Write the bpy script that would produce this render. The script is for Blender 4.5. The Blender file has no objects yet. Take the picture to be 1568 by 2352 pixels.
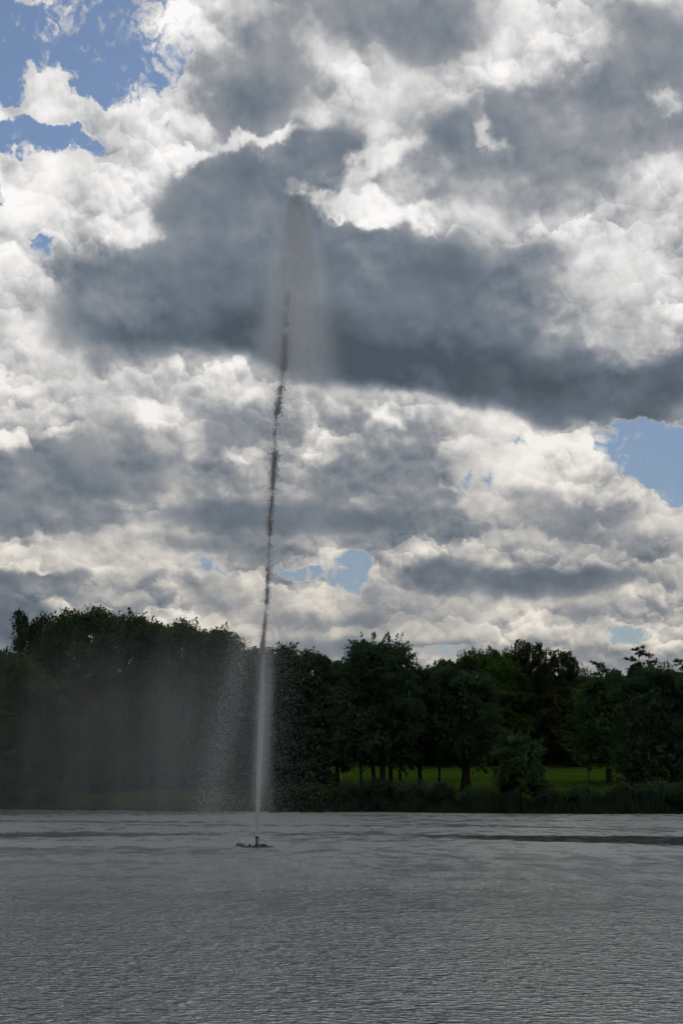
import bpy, bmesh, math, random
import numpy as np
from mathutils import Vector, Matrix, Quaternion

scene = bpy.context.scene
R = math.radians

# ------------------------------------------------------------------ camera
CAM_H = 3.35
PITCH = math.atan(602.0 / 2940.0)
cam_data = bpy.data.cameras.new('camera')
cam_data.sensor_fit = 'VERTICAL'
cam_data.sensor_height = 36.0
cam_data.sensor_width = 24.0
cam_data.lens = 45.0
cam_data.clip_start = 0.1
cam_data.clip_end = 5000.0
cam = bpy.data.objects.new('camera', cam_data)
scene.collection.objects.link(cam)
cam.location = (0, 0, CAM_H)
cam.rotation_euler = (math.pi / 2 + PITCH, 0, 0)
scene.camera = cam

def ray(px, py):
    """world direction seen at a spot of the photograph (1568 x 2352 grid)"""
    x = (px - 784.0) / 2940.0
    y = (1176.0 - py) / 2940.0
    c, s = math.cos(PITCH), math.sin(PITCH)
    return Vector((x, c - y * s, s + y * c))

def azel(px, py):
    d = ray(px, py).normalized()
    return math.degrees(math.atan2(d.x, d.y)), math.degrees(math.asin(d.z))

def at(px, py, Y):
    """point at depth Y seen at that spot"""
    d = ray(px, py)
    return Vector((0, 0, CAM_H)) + d * (Y / d.y)

def on_water(px, py):
    d = ray(px, py)
    return Vector((0, 0, CAM_H)) + d * (-CAM_H / d.z)

# ------------------------------------------------------------------ world: Nishita sky with broken cumulus
SUN_AZ, SUN_EL = 14.0, 52.0          # ahead of the camera, a little to the right, behind the clouds
world = bpy.data.worlds.new('World')
scene.world = world
world.use_nodes = True
wt = world.node_tree
wt.nodes.clear()

class S:
    """a node socket with arithmetic"""
    def __init__(self, sock): self.s = sock
    def __add__(a, b): return mth('ADD', a, b)
    def __radd__(a, b): return mth('ADD', b, a)
    def __sub__(a, b): return mth('SUBTRACT', a, b)
    def __rsub__(a, b): return mth('SUBTRACT', b, a)
    def __mul__(a, b): return mth('MULTIPLY', a, b)
    def __rmul__(a, b): return mth('MULTIPLY', b, a)
    def __truediv__(a, b): return mth('DIVIDE', a, b)

TREE = [wt]
def node(t, **kw):
    n = TREE[0].nodes.new(t)
    for k, v in kw.items(): setattr(n, k, v)
    return n
def plug(sock, v):
    if isinstance(v, S): TREE[0].links.new(v.s, sock)
    else: sock.default_value = v
def mth(op, *a, clamp=False):
    n = node('ShaderNodeMath', operation=op, use_clamp=clamp)
    for i, v in enumerate(a): plug(n.inputs[i], v)
    return S(n.outputs[0])
def vmth(op, *a, out=0):
    n = node('ShaderNodeVectorMath', operation=op)
    for i, v in enumerate(a): plug(n.inputs[i], v)
    return S(n.outputs[out])
def vscale(v, f):
    n = node('ShaderNodeVectorMath', operation='SCALE')
    plug(n.inputs[0], v); plug(n.inputs['Scale'], f)
    return S(n.outputs[0])
def mrange(v, a, b, c=0.0, d=1.0, smooth=True):
    n = node('ShaderNodeMapRange', interpolation_type='SMOOTHSTEP' if smooth else 'LINEAR')
    for i, x in enumerate((v, a, b, c, d)): plug(n.inputs[i], x)
    return S(n.outputs[0])
def noise(v, scale, detail=4.0, rough=0.5, dist=0.0, dims='2D', kind='FBM', color=False, lac=2.0):
    n = node('ShaderNodeTexNoise', noise_dimensions=dims, noise_type=kind)
    plug(n.inputs['Vector'], v)
    n.inputs['Scale'].default_value = scale; n.inputs['Detail'].default_value = detail
    n.inputs['Roughness'].default_value = rough; n.inputs['Distortion'].default_value = dist
    n.inputs['Lacunarity'].default_value = lac
    return S(n.outputs['Color' if color else 'Fac'])
def voronoi(v, scale, detail=0.0, rough=0.5, feature='F1', dims='2D', smooth=0.5):
    n = node('ShaderNodeTexVoronoi', voronoi_dimensions=dims, feature=feature)
    plug(n.inputs['Vector'], v)
    n.inputs['Scale'].default_value = scale; n.inputs['Detail'].default_value = detail
    n.inputs['Roughness'].default_value = rough
    if feature == 'SMOOTH_F1': n.inputs['Smoothness'].default_value = smooth
    return S(n.outputs['Distance'])
def ramp(f, stops, interp='LINEAR'):
    n = node('ShaderNodeValToRGB')
    n.color_ramp.interpolation = interp
    e = n.color_ramp.elements
    while len(e) < len(stops): e.new(0.5)
    for el, (p, c) in zip(e, stops): el.position = p; el.color = (*c, 1.0)
    plug(n.inputs[0], f)
    return S(n.outputs[0])
def mixc(f, a, b, blend='MIX'):
    n = node('ShaderNodeMix', data_type='RGBA', blend_type=blend)
    plug(n.inputs[0], f); plug(n.inputs[6], a); plug(n.inputs[7], b)
    return S(n.outputs[2])
def mixf(f, a, b):
    n = node('ShaderNodeMix', data_type='FLOAT')
    plug(n.inputs[0], f); plug(n.inputs[2], a); plug(n.inputs[3], b)
    return S(n.outputs[0])
def comb(x, y, z=0.0):
    n = node('ShaderNodeCombineXYZ')
    for i, v in enumerate((x, y, z)): plug(n.inputs[i], v)
    return S(n.outputs[0])

def build_world():
    TREE[0] = wt
    tc = node('ShaderNodeTexCoord')
    sep = node('ShaderNodeSeparateXYZ')
    wt.links.new(tc.outputs['Generated'], sep.inputs[0])
    X, Y, Z = (S(o) for o in sep.outputs)
    k = 180.0 / math.pi
    U = mth('ARCTAN2', X, Y) * k                     # azimuth, degrees right of +Y
    V = mth('ARCSINE', Z) * k                        # elevation, degrees
    P = comb(U, V)
    # finer, flatter structure towards the horizon, as clouds farther off
    near = mrange(V, 4.0, 30.0)
    stretch = comb(U, V - mth('POWER', 2.718, V * -0.12) * 5.0)
    # domain warps: a ragged one for the lit edges, a smooth one for the shaded bases
    w_big = vmth('SUBTRACT', noise(stretch, 0.16, 2.0, 0.5, color=True), (0.5, 0.5, 0.5))
    w_mid = vmth('SUBTRACT', noise(stretch, 0.62, 7.0, 0.56, color=True), (0.5, 0.5, 0.5))
    w_fin = vmth('SUBTRACT', noise(stretch, 0.50, 2.5, 0.45, color=True), (0.5, 0.5, 0.5))
    P_big = vmth('ADD', P, vscale(w_big, 0.9))
    wc = mixf(near, 1.3, 2.3)
    Pc = vmth('MULTIPLY', vmth('ADD', P_big, vscale(w_mid, wc)), (1.0, 1.0, 0.0))
    Ps = vmth('MULTIPLY', vmth('ADD', P_big, vscale(vmth('ADD', w_fin, vscale(w_mid, 0.35)), mixf(near, 0.7, 1.3))), (1.0, 1.0, 0.0))
    Pc1 = vmth('ADD', Pc, (0.0, 0.0, 1.0))
    Ps1 = vmth('ADD', Ps, (0.0, 0.0, 1.0))

    def stroke(acc, px, py, rx, ry, val, soft=0.4, op=1.0, rot=0.0, hole=False):
        u, v = azel(px, py)
        smooth = val > 0.45 and not hole
        Pw, P1 = (Ps, Ps1) if smooth else (Pc, Pc1)
        kx = 3072.0 / 57.29578
        sx, sy = rx / kx / max(0.3, math.cos(R(v))), ry / kx
        if rot == 0:
            ln = vmth('LENGTH', vmth('MULTIPLY_ADD', Pw, (1 / sx, 1 / sy, 0), (-u / sx, -v / sy, 0)), out=1)
        else:
            c, s = math.cos(R(rot)), math.sin(R(rot))
            x = vmth('DOT_PRODUCT', P1, (c / sx, s / sx, -(u * c + v * s) / sx), out=1)
            y = vmth('DOT_PRODUCT', P1, (-s / sy, c / sy, (u * s - v * c) / sy), out=1)
            ln = mth('SQRT', mth('MULTIPLY_ADD', x, x, y * y))
        soft = min(0.95, soft * (1.35 if smooth and val > 0.6 else 1.0))
        kf = mrange(ln, 1.0 + soft, max(0.0, 1.0 - soft), 0.0, op)
        return mixf(kf, acc, val)

    # ---- darkness of the cloud deck, painted over a self-similar base that goes on outside the frame
    base = noise(vmth('ADD', stretch, vscale(w_mid, 1.0)), 0.11, 3.0, 0.5)
    T = mrange(base, 0.34, 0.64, 0.0, 0.62)
    for a in DARK: T = stroke(T, *a)
    H = mrange(noise(vmth('ADD', stretch, (71.0, 13.0, 0.0)), 0.09, 4.0, 0.55), 0.60, 0.66, 0.0, 1.0)
    outside = mrange(vmth('LENGTH', vmth('MULTIPLY', vmth('SUBTRACT', P, (0.0, 14.0, 0.0)), (1.0, 0.8, 0.0)), out=1), 22.0, 28.0)
    H = H * outside
    for a in HOLES: H = stroke(H, *a[:5], min(0.95, a[5] * 1.6), *a[6:], hole=True)

    # ---- billows and their relief, lit from above
    f0 = noise(stretch, 0.30, 9.0, 0.52)
    pv = vmth('ADD', stretch, vscale(w_mid, 1.9))
    def puffs(p, scale):
        # heaped heads: each bright along its upper rim and shaded below, the next one starting crisply
        n = node('ShaderNodeTexVoronoi', voronoi_dimensions='2D', feature='SMOOTH_F1')
        plug(n.inputs['Vector'], p); n.inputs['Scale'].default_value = scale; n.inputs['Smoothness'].default_value = 0.22
        d = vmth('SUBTRACT', p, S(n.outputs['Position']))
        return mrange(vmth('DOT_PRODUCT', d, (0.25 * scale, 1.0 * scale, 0.0), out=1), -0.62, 0.62, -0.5, 0.5)
    pu = puffs(pv, 0.42) * 0.58 + puffs(vmth('ADD', pv, (5.3, 2.1, 0.0)), 0.95) * 0.34
    r0 = noise(stretch, 0.55, 5.0, 0.50)
    r1 = noise(vmth('ADD', stretch, (0.10, 0.38, 0.0)), 0.55, 5.0, 0.50)
    patch = mrange(noise(vmth('ADD', stretch, (31.0, 7.0, 0.0)), 0.22, 2.0, 0.5), 0.36, 0.62, 0.45, 1.20)
    relief = ((r0 - r1) * 0.70 + pu * mrange(T, 0.30, 0.62, 0.40, 0.05)) * patch * mixf(near, 1.85, 1.05)   # + where the surface faces up to the sun
    b0 = (f0 - 0.5) * 1.30
    # bright clouds show their billows, the shaded bases are smooth
    amp = mrange(T, 0.30, 0.85, 0.85, 0.34)
    Tn = T - b0 * amp * 0.9 - relief * amp * 0.9
    Tn = Tn + mrange(V, 6.0, 18.0, 0.06, 0.0)
    cover = H - (noise(pv, 1.7, 5.0, 0.6) - 0.5) * mrange(H, 0.02, 0.3, 0.0, 1.7) - (f0 - 0.5) * mrange(H, 0.0, 0.3, 0.5, 2.0)
    hole = mrange(cover, 0.24, 0.86) * mrange(V, 4.0, 22.0, 0.88, 1.0)
    thin = mrange(cover, 0.10, 0.45)                 # thin edges of a cloud let the light through
    Tn = mixf(thin * 0.55, Tn, 0.10)

    Tr = (Tn + 0.15) / 1.15
    q = lambda t: (t + 0.15) / 1.15
    col_hi = ramp(Tr, [(0.0, (0.97, 0.955, 0.94)), (q(0.0), (0.84, 0.825, 0.81)), (q(0.22), (0.57, 0.572, 0.575)),
                       (q(0.45), (0.318, 0.333, 0.356)), (q(0.72), (0.165, 0.200, 0.243)), (1.0, (0.068, 0.093, 0.117))])
    col_lo = ramp(Tr, [(0.0, (0.80, 0.75, 0.66)), (q(0.0), (0.68, 0.635, 0.555)), (q(0.22), (0.45, 0.433, 0.402)),
                       (q(0.45), (0.262, 0.274, 0.288)), (q(0.70), (0.155, 0.182, 0.210)), (1.0, (0.080, 0.098, 0.120))])
    clouds = mixc(mrange(V, 3.0, 24.0), col_lo, col_hi)
    sky = node('ShaderNodeTexSky', sky_type='NISHITA')
    sky.sun_disc = False
    sky.sun_elevation = R(SUN_EL)
    sky.sun_rotation = R(SUN_AZ)
    sky.altitude = 40.0; sky.air_density = 1.0; sky.dust_density = 0.2; sky.ozone_density = 1.0
    STR = 0.08
    clouds = vscale(clouds, 1.0 / STR)
    col = mixc(hole, clouds, vscale(S(sky.outputs[0]), mrange(V, 3.0, 28.0, 0.56, 1.0)))
    bg = node('ShaderNodeBackground')
    plug(bg.inputs[0], col); bg.inputs[1].default_value = STR
    out = node('ShaderNodeOutputWorld')
    wt.links.new(bg.outputs[0], out.inputs[0])

#  (px, py, rx, ry, darkness, softness, opacity, rotation)
DARK = [
    # lower rows towards the horizon
    (784, 1380, 1000, 150, 0.24, 0.4, 1.0, 0),
    (250, 1260, 330, 50, 0.24, 0.5, 0.95, 3), (1100, 1235, 320, 22, 0.16, 0.6, 0.9, 0),
    (1300, 1270, 220, 45, 0.22, 0.5, 0.95, 0),
    (130, 1338, 190, 26, 0.70, 0.4, 0.95, 0), (75, 1283, 82, 30, 0.08, 0.3, 1.0, 0), (215, 1296, 55, 20, 0.16, 0.5, 0.9, 0),
    (620, 1410, 430, 85, 0.16, 0.5, 1.0, -5), (430, 1340, 190, 40, 0.26, 0.6, 0.9, 0), (380, 1300, 140, 30, 0.05, 0.5, 0.9, 0), (330, 1390, 120, 16, 0.12, 0.5, 0.8, 0), (520, 1400, 60, 22, 0.52, 0.8, 0.6, 0),
    (760, 1430, 80, 20, 0.52, 0.8, 0.6, 0), (900, 1440, 70, 18, 0.50, 0.8, 0.6, 0), (740, 1385, 90, 34, 0.02, 0.4, 0.9, 0),
    (1000, 1300, 180, 62, 0.08, 0.3, 1.0, 0), (1010, 1320, 88, 48, 0.74, 0.35, 1.0, 0), (1270, 1348, 230, 36, 0.72, 0.35, 1.0, -2),
    (1300, 1275, 110, 32, 0.10, 0.4, 0.9, 0), (1480, 1290, 80, 30, 0.22, 0.5, 0.9, 0),
    (1180, 1420, 70, 34, 0.04, 0.4, 0.95, 0), (980, 1430, 170, 30, 0.10, 0.6, 0.9, 0), (1250, 1440, 150, 60, 0.22, 0.6, 0.9, 0), (1480, 1400, 130, 50, 0.24, 0.6, 0.9, 0),
    (1330, 1410, 60, 20, 0.56, 0.8, 0.6, 0), (1330, 1500, 260, 40, 0.20, 0.6, 0.9, 0), (950, 1490, 260, 22, 0.58, 0.6, 0.8, 0),
    (0, 1440, 110, 60, 0.74, 0.45, 0.95, 0), (740, 1490, 110, 25, 0.62, 0.6, 0.8, 0),
    # middle bank
    (700, 990, 860, 160, 0.40, 0.3, 1.0, -4), (380, 900, 210, 60, 0.14, 0.6, 0.9, 0), (520, 870, 150, 40, 0.10, 0.6, 0.9, -8),
    (60, 900, 140, 120, 0.12, 0.5, 0.9, 0), (930, 915, 260, 50, 0.14, 0.6, 0.95, -10),
    (230, 1010, 120, 80, 0.48, 0.8, 0.8, 0), (180, 1085, 300, 52, 0.60, 0.5, 0.95, 0), (560, 1100, 220, 60, 0.48, 0.6, 0.85, 0),
    (550, 1040, 60, 22, 0.04, 0.5, 0.95, 0), (370, 930, 50, 50, 0.04, 0.5, 0.9, 0), (440, 960, 26, 60, 0.30, 0.6, 0.8, 0),
    (735, 1015, 45, 50, 0.10, 0.5, 0.9, 0), (870, 930, 30, 50, 0.02, 0.5, 0.9, 20), (930, 1090, 190, 90, 0.52, 0.5, 0.95, -10), (980, 1010, 50, 26, 0.62, 0.7, 0.7, 0),
    (1190, 1060, 190, 120, 0.08, 0.3, 0.98, -15),
    (1310, 1030, 60, 75, -0.02, 0.3, 0.95, 0), (1240, 1050, 70, 50, 0.0, 0.4, 0.9, 0), (1120, 1090, 60, 45, 0.02, 0.4, 0.9, 0), (1225, 1150, 80, 34, 0.52, 0.7, 0.8, 0), (1350, 1110, 50, 40, 0.0, 0.4, 0.9, 0),
    (1010, 1180, 180, 60, 0.50, 0.6, 0.9, 0), (1110, 1150, 60, 60, 0.14, 0.5, 0.8, 0), (1310, 1185, 130, 40, 0.46, 0.7, 0.9, 0),
    (1440, 1150, 60, 42, -0.02, 0.35, 0.95, 0), (1510, 1170, 70, 46, 0.02, 0.4, 0.95, 0), (1400, 1190, 70, 34, 0.46, 0.7, 0.8, 0), (1470, 1240, 150, 45, 0.50, 0.7, 0.9, 0), (1540, 1200, 60, 50, 0.14, 0.5, 0.8, 0),
    (640, 1192, 320, 36, 0.69, 0.4, 1.0, -1), (860, 1200, 110, 28, 0.70, 0.5, 0.9, 8), (600, 1250, 260, 22, 0.46, 0.6, 0.9, 0),
    (120, 1125, 280, 18, 0.64, 0.5, 0.9, -2),
    # lit clouds of the upper half
    (130, 480, 330, 300, 0.10, 0.30, 1.0, 0), (250, 260, 230, 120, 0.04, 0.4, 1.0, 0),
    (60, 760, 160, 230, 0.12, 0.4, 1.0, 0), (530, 90, 190, 130, 0.04, 0.35, 1, 0),
    (830, 190, 260, 190, 0.10, 0.5, 1, 0), (1250, 80, 200, 130, 0.00, 0.5, 1, 0), (1400, 400, 330, 300, 0.30, 0.5, 1, 0),
    (1380, 600, 300, 150, 0.12, 0.5, 1, 0), (1480, 680, 150, 230, 0.16, 0.5, 1, 0), (1540, 480, 90, 120, 0.22, 0.6, 1, 0),
    (1540, 620, 80, 160, 0.34, 0.7, 0.7, 0),
    # grey clouds along the top
    (585, 175, 155, 105, 0.56, 0.45, 0.95, 0), (595, 235, 105, 60, 0.72, 0.7, 0.75, 0),
    (900, 30, 300, 85, 0.58, 0.5, 0.95, -8), (1020, 95, 140, 55, 0.70, 0.7, 0.7, 0), (700, 40, 90, 60, 0.52, 0.8, 0.7, 0),
    (1490, 120, 115, 95, 0.58, 0.5, 0.95, 0),
    (1230, 290, 330, 100, 0.60, 0.4, 0.97, 12), (1420, 300, 220, 80, 0.57, 0.6, 0.8, 20), (1290, 205, 110, 40, 0.68, 0.6, 0.7, 0),
    (1030, 400, 210, 75, 0.50, 0.5, 0.9, -12), (1240, 430, 150, 55, 0.52, 0.6, 0.8, 0), (1060, 330, 110, 60, 0.64, 0.7, 0.7, 0),
    (1125, 310, 52, 22, 0.08, 0.6, 0.85, -50), (1540, 235, 55, 38, 0.14, 0.5, 0.9, 0),
    (1240, 85, 135, 85, -0.04, 0.6, 0.9, 0), (420, 290, 60, 60, 0.04, 0.5, 0.9, 0),
    # the great dark cloud
    (640, 435, 200, 92, 0.70, 0.34, 1.0, 14), (740, 335, 95, 52, 0.74, 0.3, 1.0, 0), (440, 450, 90, 90, 0.68, 0.35, 1.0, 40),
    (500, 560, 210, 140, 0.66, 0.45, 1.0, 20), (860, 590, 240, 110, 0.71, 0.32, 1.0, -14),
    (300, 690, 190, 105, 0.62, 0.50, 1.0, 15), (700, 700, 480, 130, 0.78, 0.25, 1.0, -3), (1090, 740, 160, 110, 0.76, 0.25, 1.0, -20),
    (1230, 660, 150, 90, 0.66, 0.5, 0.95, -20),
    (250, 765, 130, 52, 0.66, 0.6, 0.9, 0), (490, 758, 250, 66, 0.84, 0.34, 1.0, -2), (800, 795, 280, 88, 0.92, 0.22, 1.0, -9), (1130, 865, 280, 80, 0.88, 0.22, 1.0, -14),
    (1390, 880, 220, 95, 0.84, 0.22, 1.0, 6), (1530, 850, 110, 75, 0.84, 0.3, 1.0, 35),
    (560, 790, 240, 28, 1.0, 0.9, 0.8, -3), (860, 815, 230, 45, 1.06, 0.8, 0.95, -7), (1180, 890, 260, 40, 1.0, 0.8, 0.85, -8),
    (1390, 700, 130, 90, 0.16, 0.5, 1.0, -30), (1480, 770, 100, 70, 0.22, 0.5, 1.0, 20), (1330, 720, 60, 35, 0.52, 0.8, 0.6, -20),
    (560, 640, 180, 45, 0.70, 0.9, 0.5, 10), (1010, 620, 90, 60, 0.70, 0.9, 0.6, 0),
    # bright wisps in front of it
    (900, 420, 130, 60, 0.40, 0.5, 0.9, 20), (860, 478, 150, 34, 0.02, 0.5, 1.0, -12), (775, 470, 36, 26, 0.0, 0.5, 1, 30), (835, 380, 34, 70, 0.06, 0.5, 0.95, -38),
    (930, 335, 60, 26, 0.04, 0.6, 0.9, 30), (950, 490, 60, 26, 0.0, 0.5, 1, -10), (770, 395, 22, 12, 0.4, 0.7, 0.6, 0),
    (560, 322, 120, 15, 0.04, 0.7, 0.95, 4), (640, 312, 40, 14, 0.06, 0.6, 0.9, 25), (440, 345, 60, 22, 0.06, 0.6, 0.9, 20),
    (690, 425, 20, 24, 0.20, 0.6, 0.85, 40), (285, 520, 62, 60, 0.08, 0.4, 1.0, 0), 
    (300, 730, 60, 30, 0.44, 0.8, 0.5, 0),
]
HOLES = [
    (130, 70, 270, 125, 1.0, 0.25, 1.0, 0), (270, 170, 75, 50, 1.0, 0.4, 1.0, 0), (340, 20, 70, 60, 0.8, 0.5, 1.0, 0),
    (100, 235, 110, 62, 0.0, 0.25, 1.0, 0), (215, 195, 50, 26, 1.0, 0.4, 1.0, 0), (80, 318, 125, 26, 1.0, 0.35, 1.0, 5),
    (5, 200, 30, 40, 0.8, 0.4, 1, 0), (60, 8, 60, 14, 0.5, 0.6, 1.0, 0),
    (5, 455, 26, 30, 0.9, 0.4, 1, 0), (95, 565, 26, 24, 0.62, 0.5, 1, 0), (375, 320, 16, 30, 0.35, 0.5, 1, 0),
    (1540, 1010, 90, 46, 1.0, 0.4, 1.0, 0), (1480, 1045, 120, 62, 1.0, 0.3, 1.0, -28), (1560, 1130, 70, 28, 1.0, 0.3, 1.0, -30), (1205, 1005, 45, 26, 0.62, 0.6, 1.0, 0),
    (1385, 605, 24, 22, 0.45, 0.6, 1, 0),
    (800, 1312, 36, 50, 1.0, 0.3, 1.0, -10), (720, 1310, 80, 14, 0.8, 0.4, 1.0, 0), (470, 1310, 60, 14, 0.45, 0.6, 1, 0),
    (1440, 1450, 60, 18, 0.85, 0.4, 1.0, 0), (1010, 1495, 80, 18, 0.75, 0.5, 1.0, 0), (1110, 1100, 50, 26, 0.45, 0.6, 1.0, 0),
]
build_world()

sun_data = bpy.data.lights.new('sun', 'SUN')
sun_data.energy = 0.8
sun_data.angle = R(35.0)
sun_data.color = (1.0, 0.97, 0.93)
sun = bpy.data.objects.new('sun', sun_data)
scene.collection.objects.link(sun)
to_sun = Vector((math.sin(R(SUN_AZ)) * math.cos(R(SUN_EL)), math.cos(R(SUN_AZ)) * math.cos(R(SUN_EL)), math.sin(R(SUN_EL))))
sun.rotation_euler = to_sun.to_track_quat('Z', 'Y').to_euler()
sun.location = (20, 60, 90)

scene.view_settings.view_transform = 'Standard'
scene.view_settings.look = 'None'
scene.view_settings.exposure = 0.0
scene.view_settings.gamma = 1.0
scene.view_settings.use_curve_mapping = False
scene.render.engine = 'CYCLES'
world.cycles.sampling_method = 'NONE'
scene.cycles.use_adaptive_sampling = True
scene.cycles.adaptive_threshold = 0.02
scene.cycles.adaptive_min_samples = 8

# ------------------------------------------------------------------ helpers for objects
col = scene.collection
def tag(o, label=None, cat=None, group=None, kind=None):
    if label: o['label'] = label
    if cat: o['category'] = cat
    if group: o['group'] = group
    if kind: o['kind'] = kind
    return o
def empty(name, loc):
    o = bpy.data.objects.new(name, None)
    o.empty_display_size = 0.3
    o.location = loc
    col.objects.link(o)
    return o
def add(name, me, m, parent=None, smooth=False):
    if m is not None: me.materials.append(m)
    if smooth: me.polygons.foreach_set('use_smooth', [True] * len(me.polygons))
    o = bpy.data.objects.new(name, me)
    col.objects.link(o)
    if parent: o.parent = parent
    return o
def raw_mesh(name, verts, faces):
    """verts (n,3), faces (m,k) numpy arrays"""
    verts = np.asarray(verts, np.float32); faces = np.asarray(faces, np.int32)
    m, k = faces.shape
    me = bpy.data.meshes.new(name)
    me.vertices.add(len(verts)); me.vertices.foreach_set('co', verts.ravel())
    me.loops.add(m * k); me.loops.foreach_set('vertex_index', faces.ravel())
    me.polygons.add(m)
    me.polygons.foreach_set('loop_start', np.arange(0, m * k, k, dtype=np.int32))
    me.update(calc_edges=True)
    return me
class Tubes:
    """tapered bent tubes collected into one mesh"""
    def __init__(self): self.v = []; self.f = []; self.n = 0
    def tube(self, pts, rad, seg=7, cap=True):
        pts = np.asarray(pts, float); rad = np.asarray(rad, float)
        a = np.arange(seg) * 2 * math.pi / seg
        base = self.n
        for i, p in enumerate(pts):
            t = pts[min(i + 1, len(pts) - 1)] - pts[max(i - 1, 0)]
            t = t / (np.linalg.norm(t) + 1e-9)
            r = np.array((1.0, 0, 0)) if abs(t[0]) < 0.9 else np.array((0, 1.0, 0))
            u = np.cross(t, r); u /= np.linalg.norm(u); w = np.cross(t, u)
            self.v.append(p + rad[i] * (np.outer(np.cos(a), u) + np.outer(np.sin(a), w)))
        for i in range(len(pts) - 1):
            for j in range(seg):
                k = (j + 1) % seg
                self.f.append((base + i * seg + j, base + i * seg + k, base + (i + 1) * seg + k, base + (i + 1) * seg + j))
        self.n += seg * len(pts)
    def mesh(self, name): return raw_mesh(name, np.concatenate(self.v), self.f)

# ------------------------------------------------------------------ materials
def material(name):
    m = bpy.data.materials.new(name)
    m.use_nodes = True
    TREE[0] = m.node_tree
    m.node_tree.nodes.clear()
    out = node('ShaderNodeOutputMaterial')
    return m, out
def link(a, b): TREE[0].links.new(a, b)
def principled(out, color=None, rough=0.8, spec=0.3):
    b = node('ShaderNodeBsdfPrincipled')
    if color is not None: plug(b.inputs['Base Color'], color if isinstance(color, S) else (*color, 1.0))
    plug(b.inputs['Roughness'], rough); plug(b.inputs['Specular IOR Level'], spec)
    link(b.outputs[0], out.inputs[0])
    return b

def foliage_mat(name, c0, c1, trans=0.25):
    m, out = material(name)
    geo = node('ShaderNodeNewGeometry')
    n = noise(S(geo.outputs['Position']), 0.45, 3.0, 0.6, dims='3D')
    rnd = S(geo.outputs['Random Per Island'])
    f = mth('ADD', mrange(n, 0.3, 0.7) * 0.6, rnd * 0.4)
    c = mixc(f, (*c0, 1), (*c1, 1))
    d = node('ShaderNodeBsdfDiffuse'); plug(d.inputs[0], c)
    t = node('ShaderNodeBsdfTranslucent'); plug(t.inputs[0], mixc(0.5, c, (c1[0] * 1.3, c1[1] * 1.5, c1[2] * 0.6, 1)))
    mx = node('ShaderNodeMixShader'); mx.inputs[0].default_value = trans
    link(d.outputs[0], mx.inputs[1]); link(t.outputs[0], mx.inputs[2])
    g = node('ShaderNodeBsdfGlossy'); g.inputs['Roughness'].default_value = 0.5; g.inputs[0].default_value = (0.5, 0.5, 0.5, 1)
    m2 = node('ShaderNodeMixShader'); m2.inputs[0].default_value = 0.02
    link(mx.outputs[0], m2.inputs[1]); link(g.outputs[0], m2.inputs[2]); link(m2.outputs[0], out.inputs[0])
    return m
def bark_mat(name, c0, c1):
    m, out = material(name)
    geo = node('ShaderNodeNewGeometry')
    p = vmth('MULTIPLY', S(geo.outputs['Position']), (6.0, 6.0, 1.2))
    n = noise(p, 1.0, 5.0, 0.6, dims='3D')
    b = principled(out, mixc(mrange(n, 0.35, 0.65), (*c0, 1), (*c1, 1)), 0.95, 0.1)
    bp = node('ShaderNodeBump'); bp.inputs['Strength'].default_value = 0.7; bp.inputs['Distance'].default_value = 0.03
    plug(bp.inputs['Height'], n); link(bp.outputs[0], b.inputs['Normal'])
    return m
M = {}
M['oak'] = foliage_mat('leaves_dark', (0.0142, 0.0302, 0.0130), (0.0475, 0.0980, 0.0292), 0.25)
M['alder'] = foliage_mat('leaves_alder', (0.0127, 0.0274, 0.0168), (0.0431, 0.0832, 0.0403), 0.22)
M['lime'] = foliage_mat('leaves_mid_green', (0.0177, 0.0370, 0.0083), (0.0607, 0.1164, 0.0221), 0.32)
M['yellow'] = foliage_mat('leaves_yellowing', (0.0182, 0.0308, 0.0064), (0.0770, 0.0935, 0.0168), 0.32)
M['birch'] = foliage_mat('leaves_birch', (0.0154, 0.0231, 0.0123), (0.0508, 0.0702, 0.0317), 0.30)
M['pine'] = foliage_mat('needles_pine', (0.0098, 0.0196, 0.0134), (0.0339, 0.0585, 0.0336), 0.08)
M['willow'] = foliage_mat('leaves_willow', (0.0101, 0.0185, 0.0115), (0.0370, 0.0528, 0.0346), 0.25)
M['reed'] = foliage_mat('reed_blades', (0.0073, 0.0146, 0.0073), (0.0286, 0.0429, 0.0265), 0.25)
M['grass'] = foliage_mat('grass_blades', (0.013, 0.028, 0.004), (0.026, 0.046, 0.007), 0.25)
M['bark'] = bark_mat('bark', (0.010, 0.009, 0.008), (0.030, 0.026, 0.022))
M['birch_bark'] = bark_mat('birch_bark', (0.02, 0.018, 0.016), (0.14, 0.135, 0.125))

# ------------------------------------------------------------------ the ground with the lake basin
def shore_y(x):
    return 118.5 - 0.21 * x + 0.9 * np.sin(x * 0.21 + 1.0) + 0.5 * np.sin(x * 0.53)
def gz(x, y):
    """height of the ground"""
    x = np.asarray(x, float); y = np.asarray(y, float)
    s = y - shore_y(np.clip(x, -75, 60))
    far = np.interp(s, [-30, -4, 0, 3, 8, 22, 90, 160, 500, 6000], [-2.2, -1.1, 0.0, 0.75, 1.15, 1.6, 4.6, 6.0, 9.0, 12.0])
    near = np.interp(y, [-60, 0, 4, 9, 25], [2.2, 1.7, 1.2, -0.3, -2.2])
    side = np.interp(np.abs(x), [100, 112, 125, 6000], [-2.2, -0.2, 1.5, 6.0])
    z = np.maximum(np.maximum(far, near), side)
    return z + np.where(z > 0.3, 0.10 * np.sin(x * 0.31 + 0.4) * np.sin(y * 0.23) + 0.05 * np.sin(x * 0.9 + y * 0.7), 0)

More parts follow.
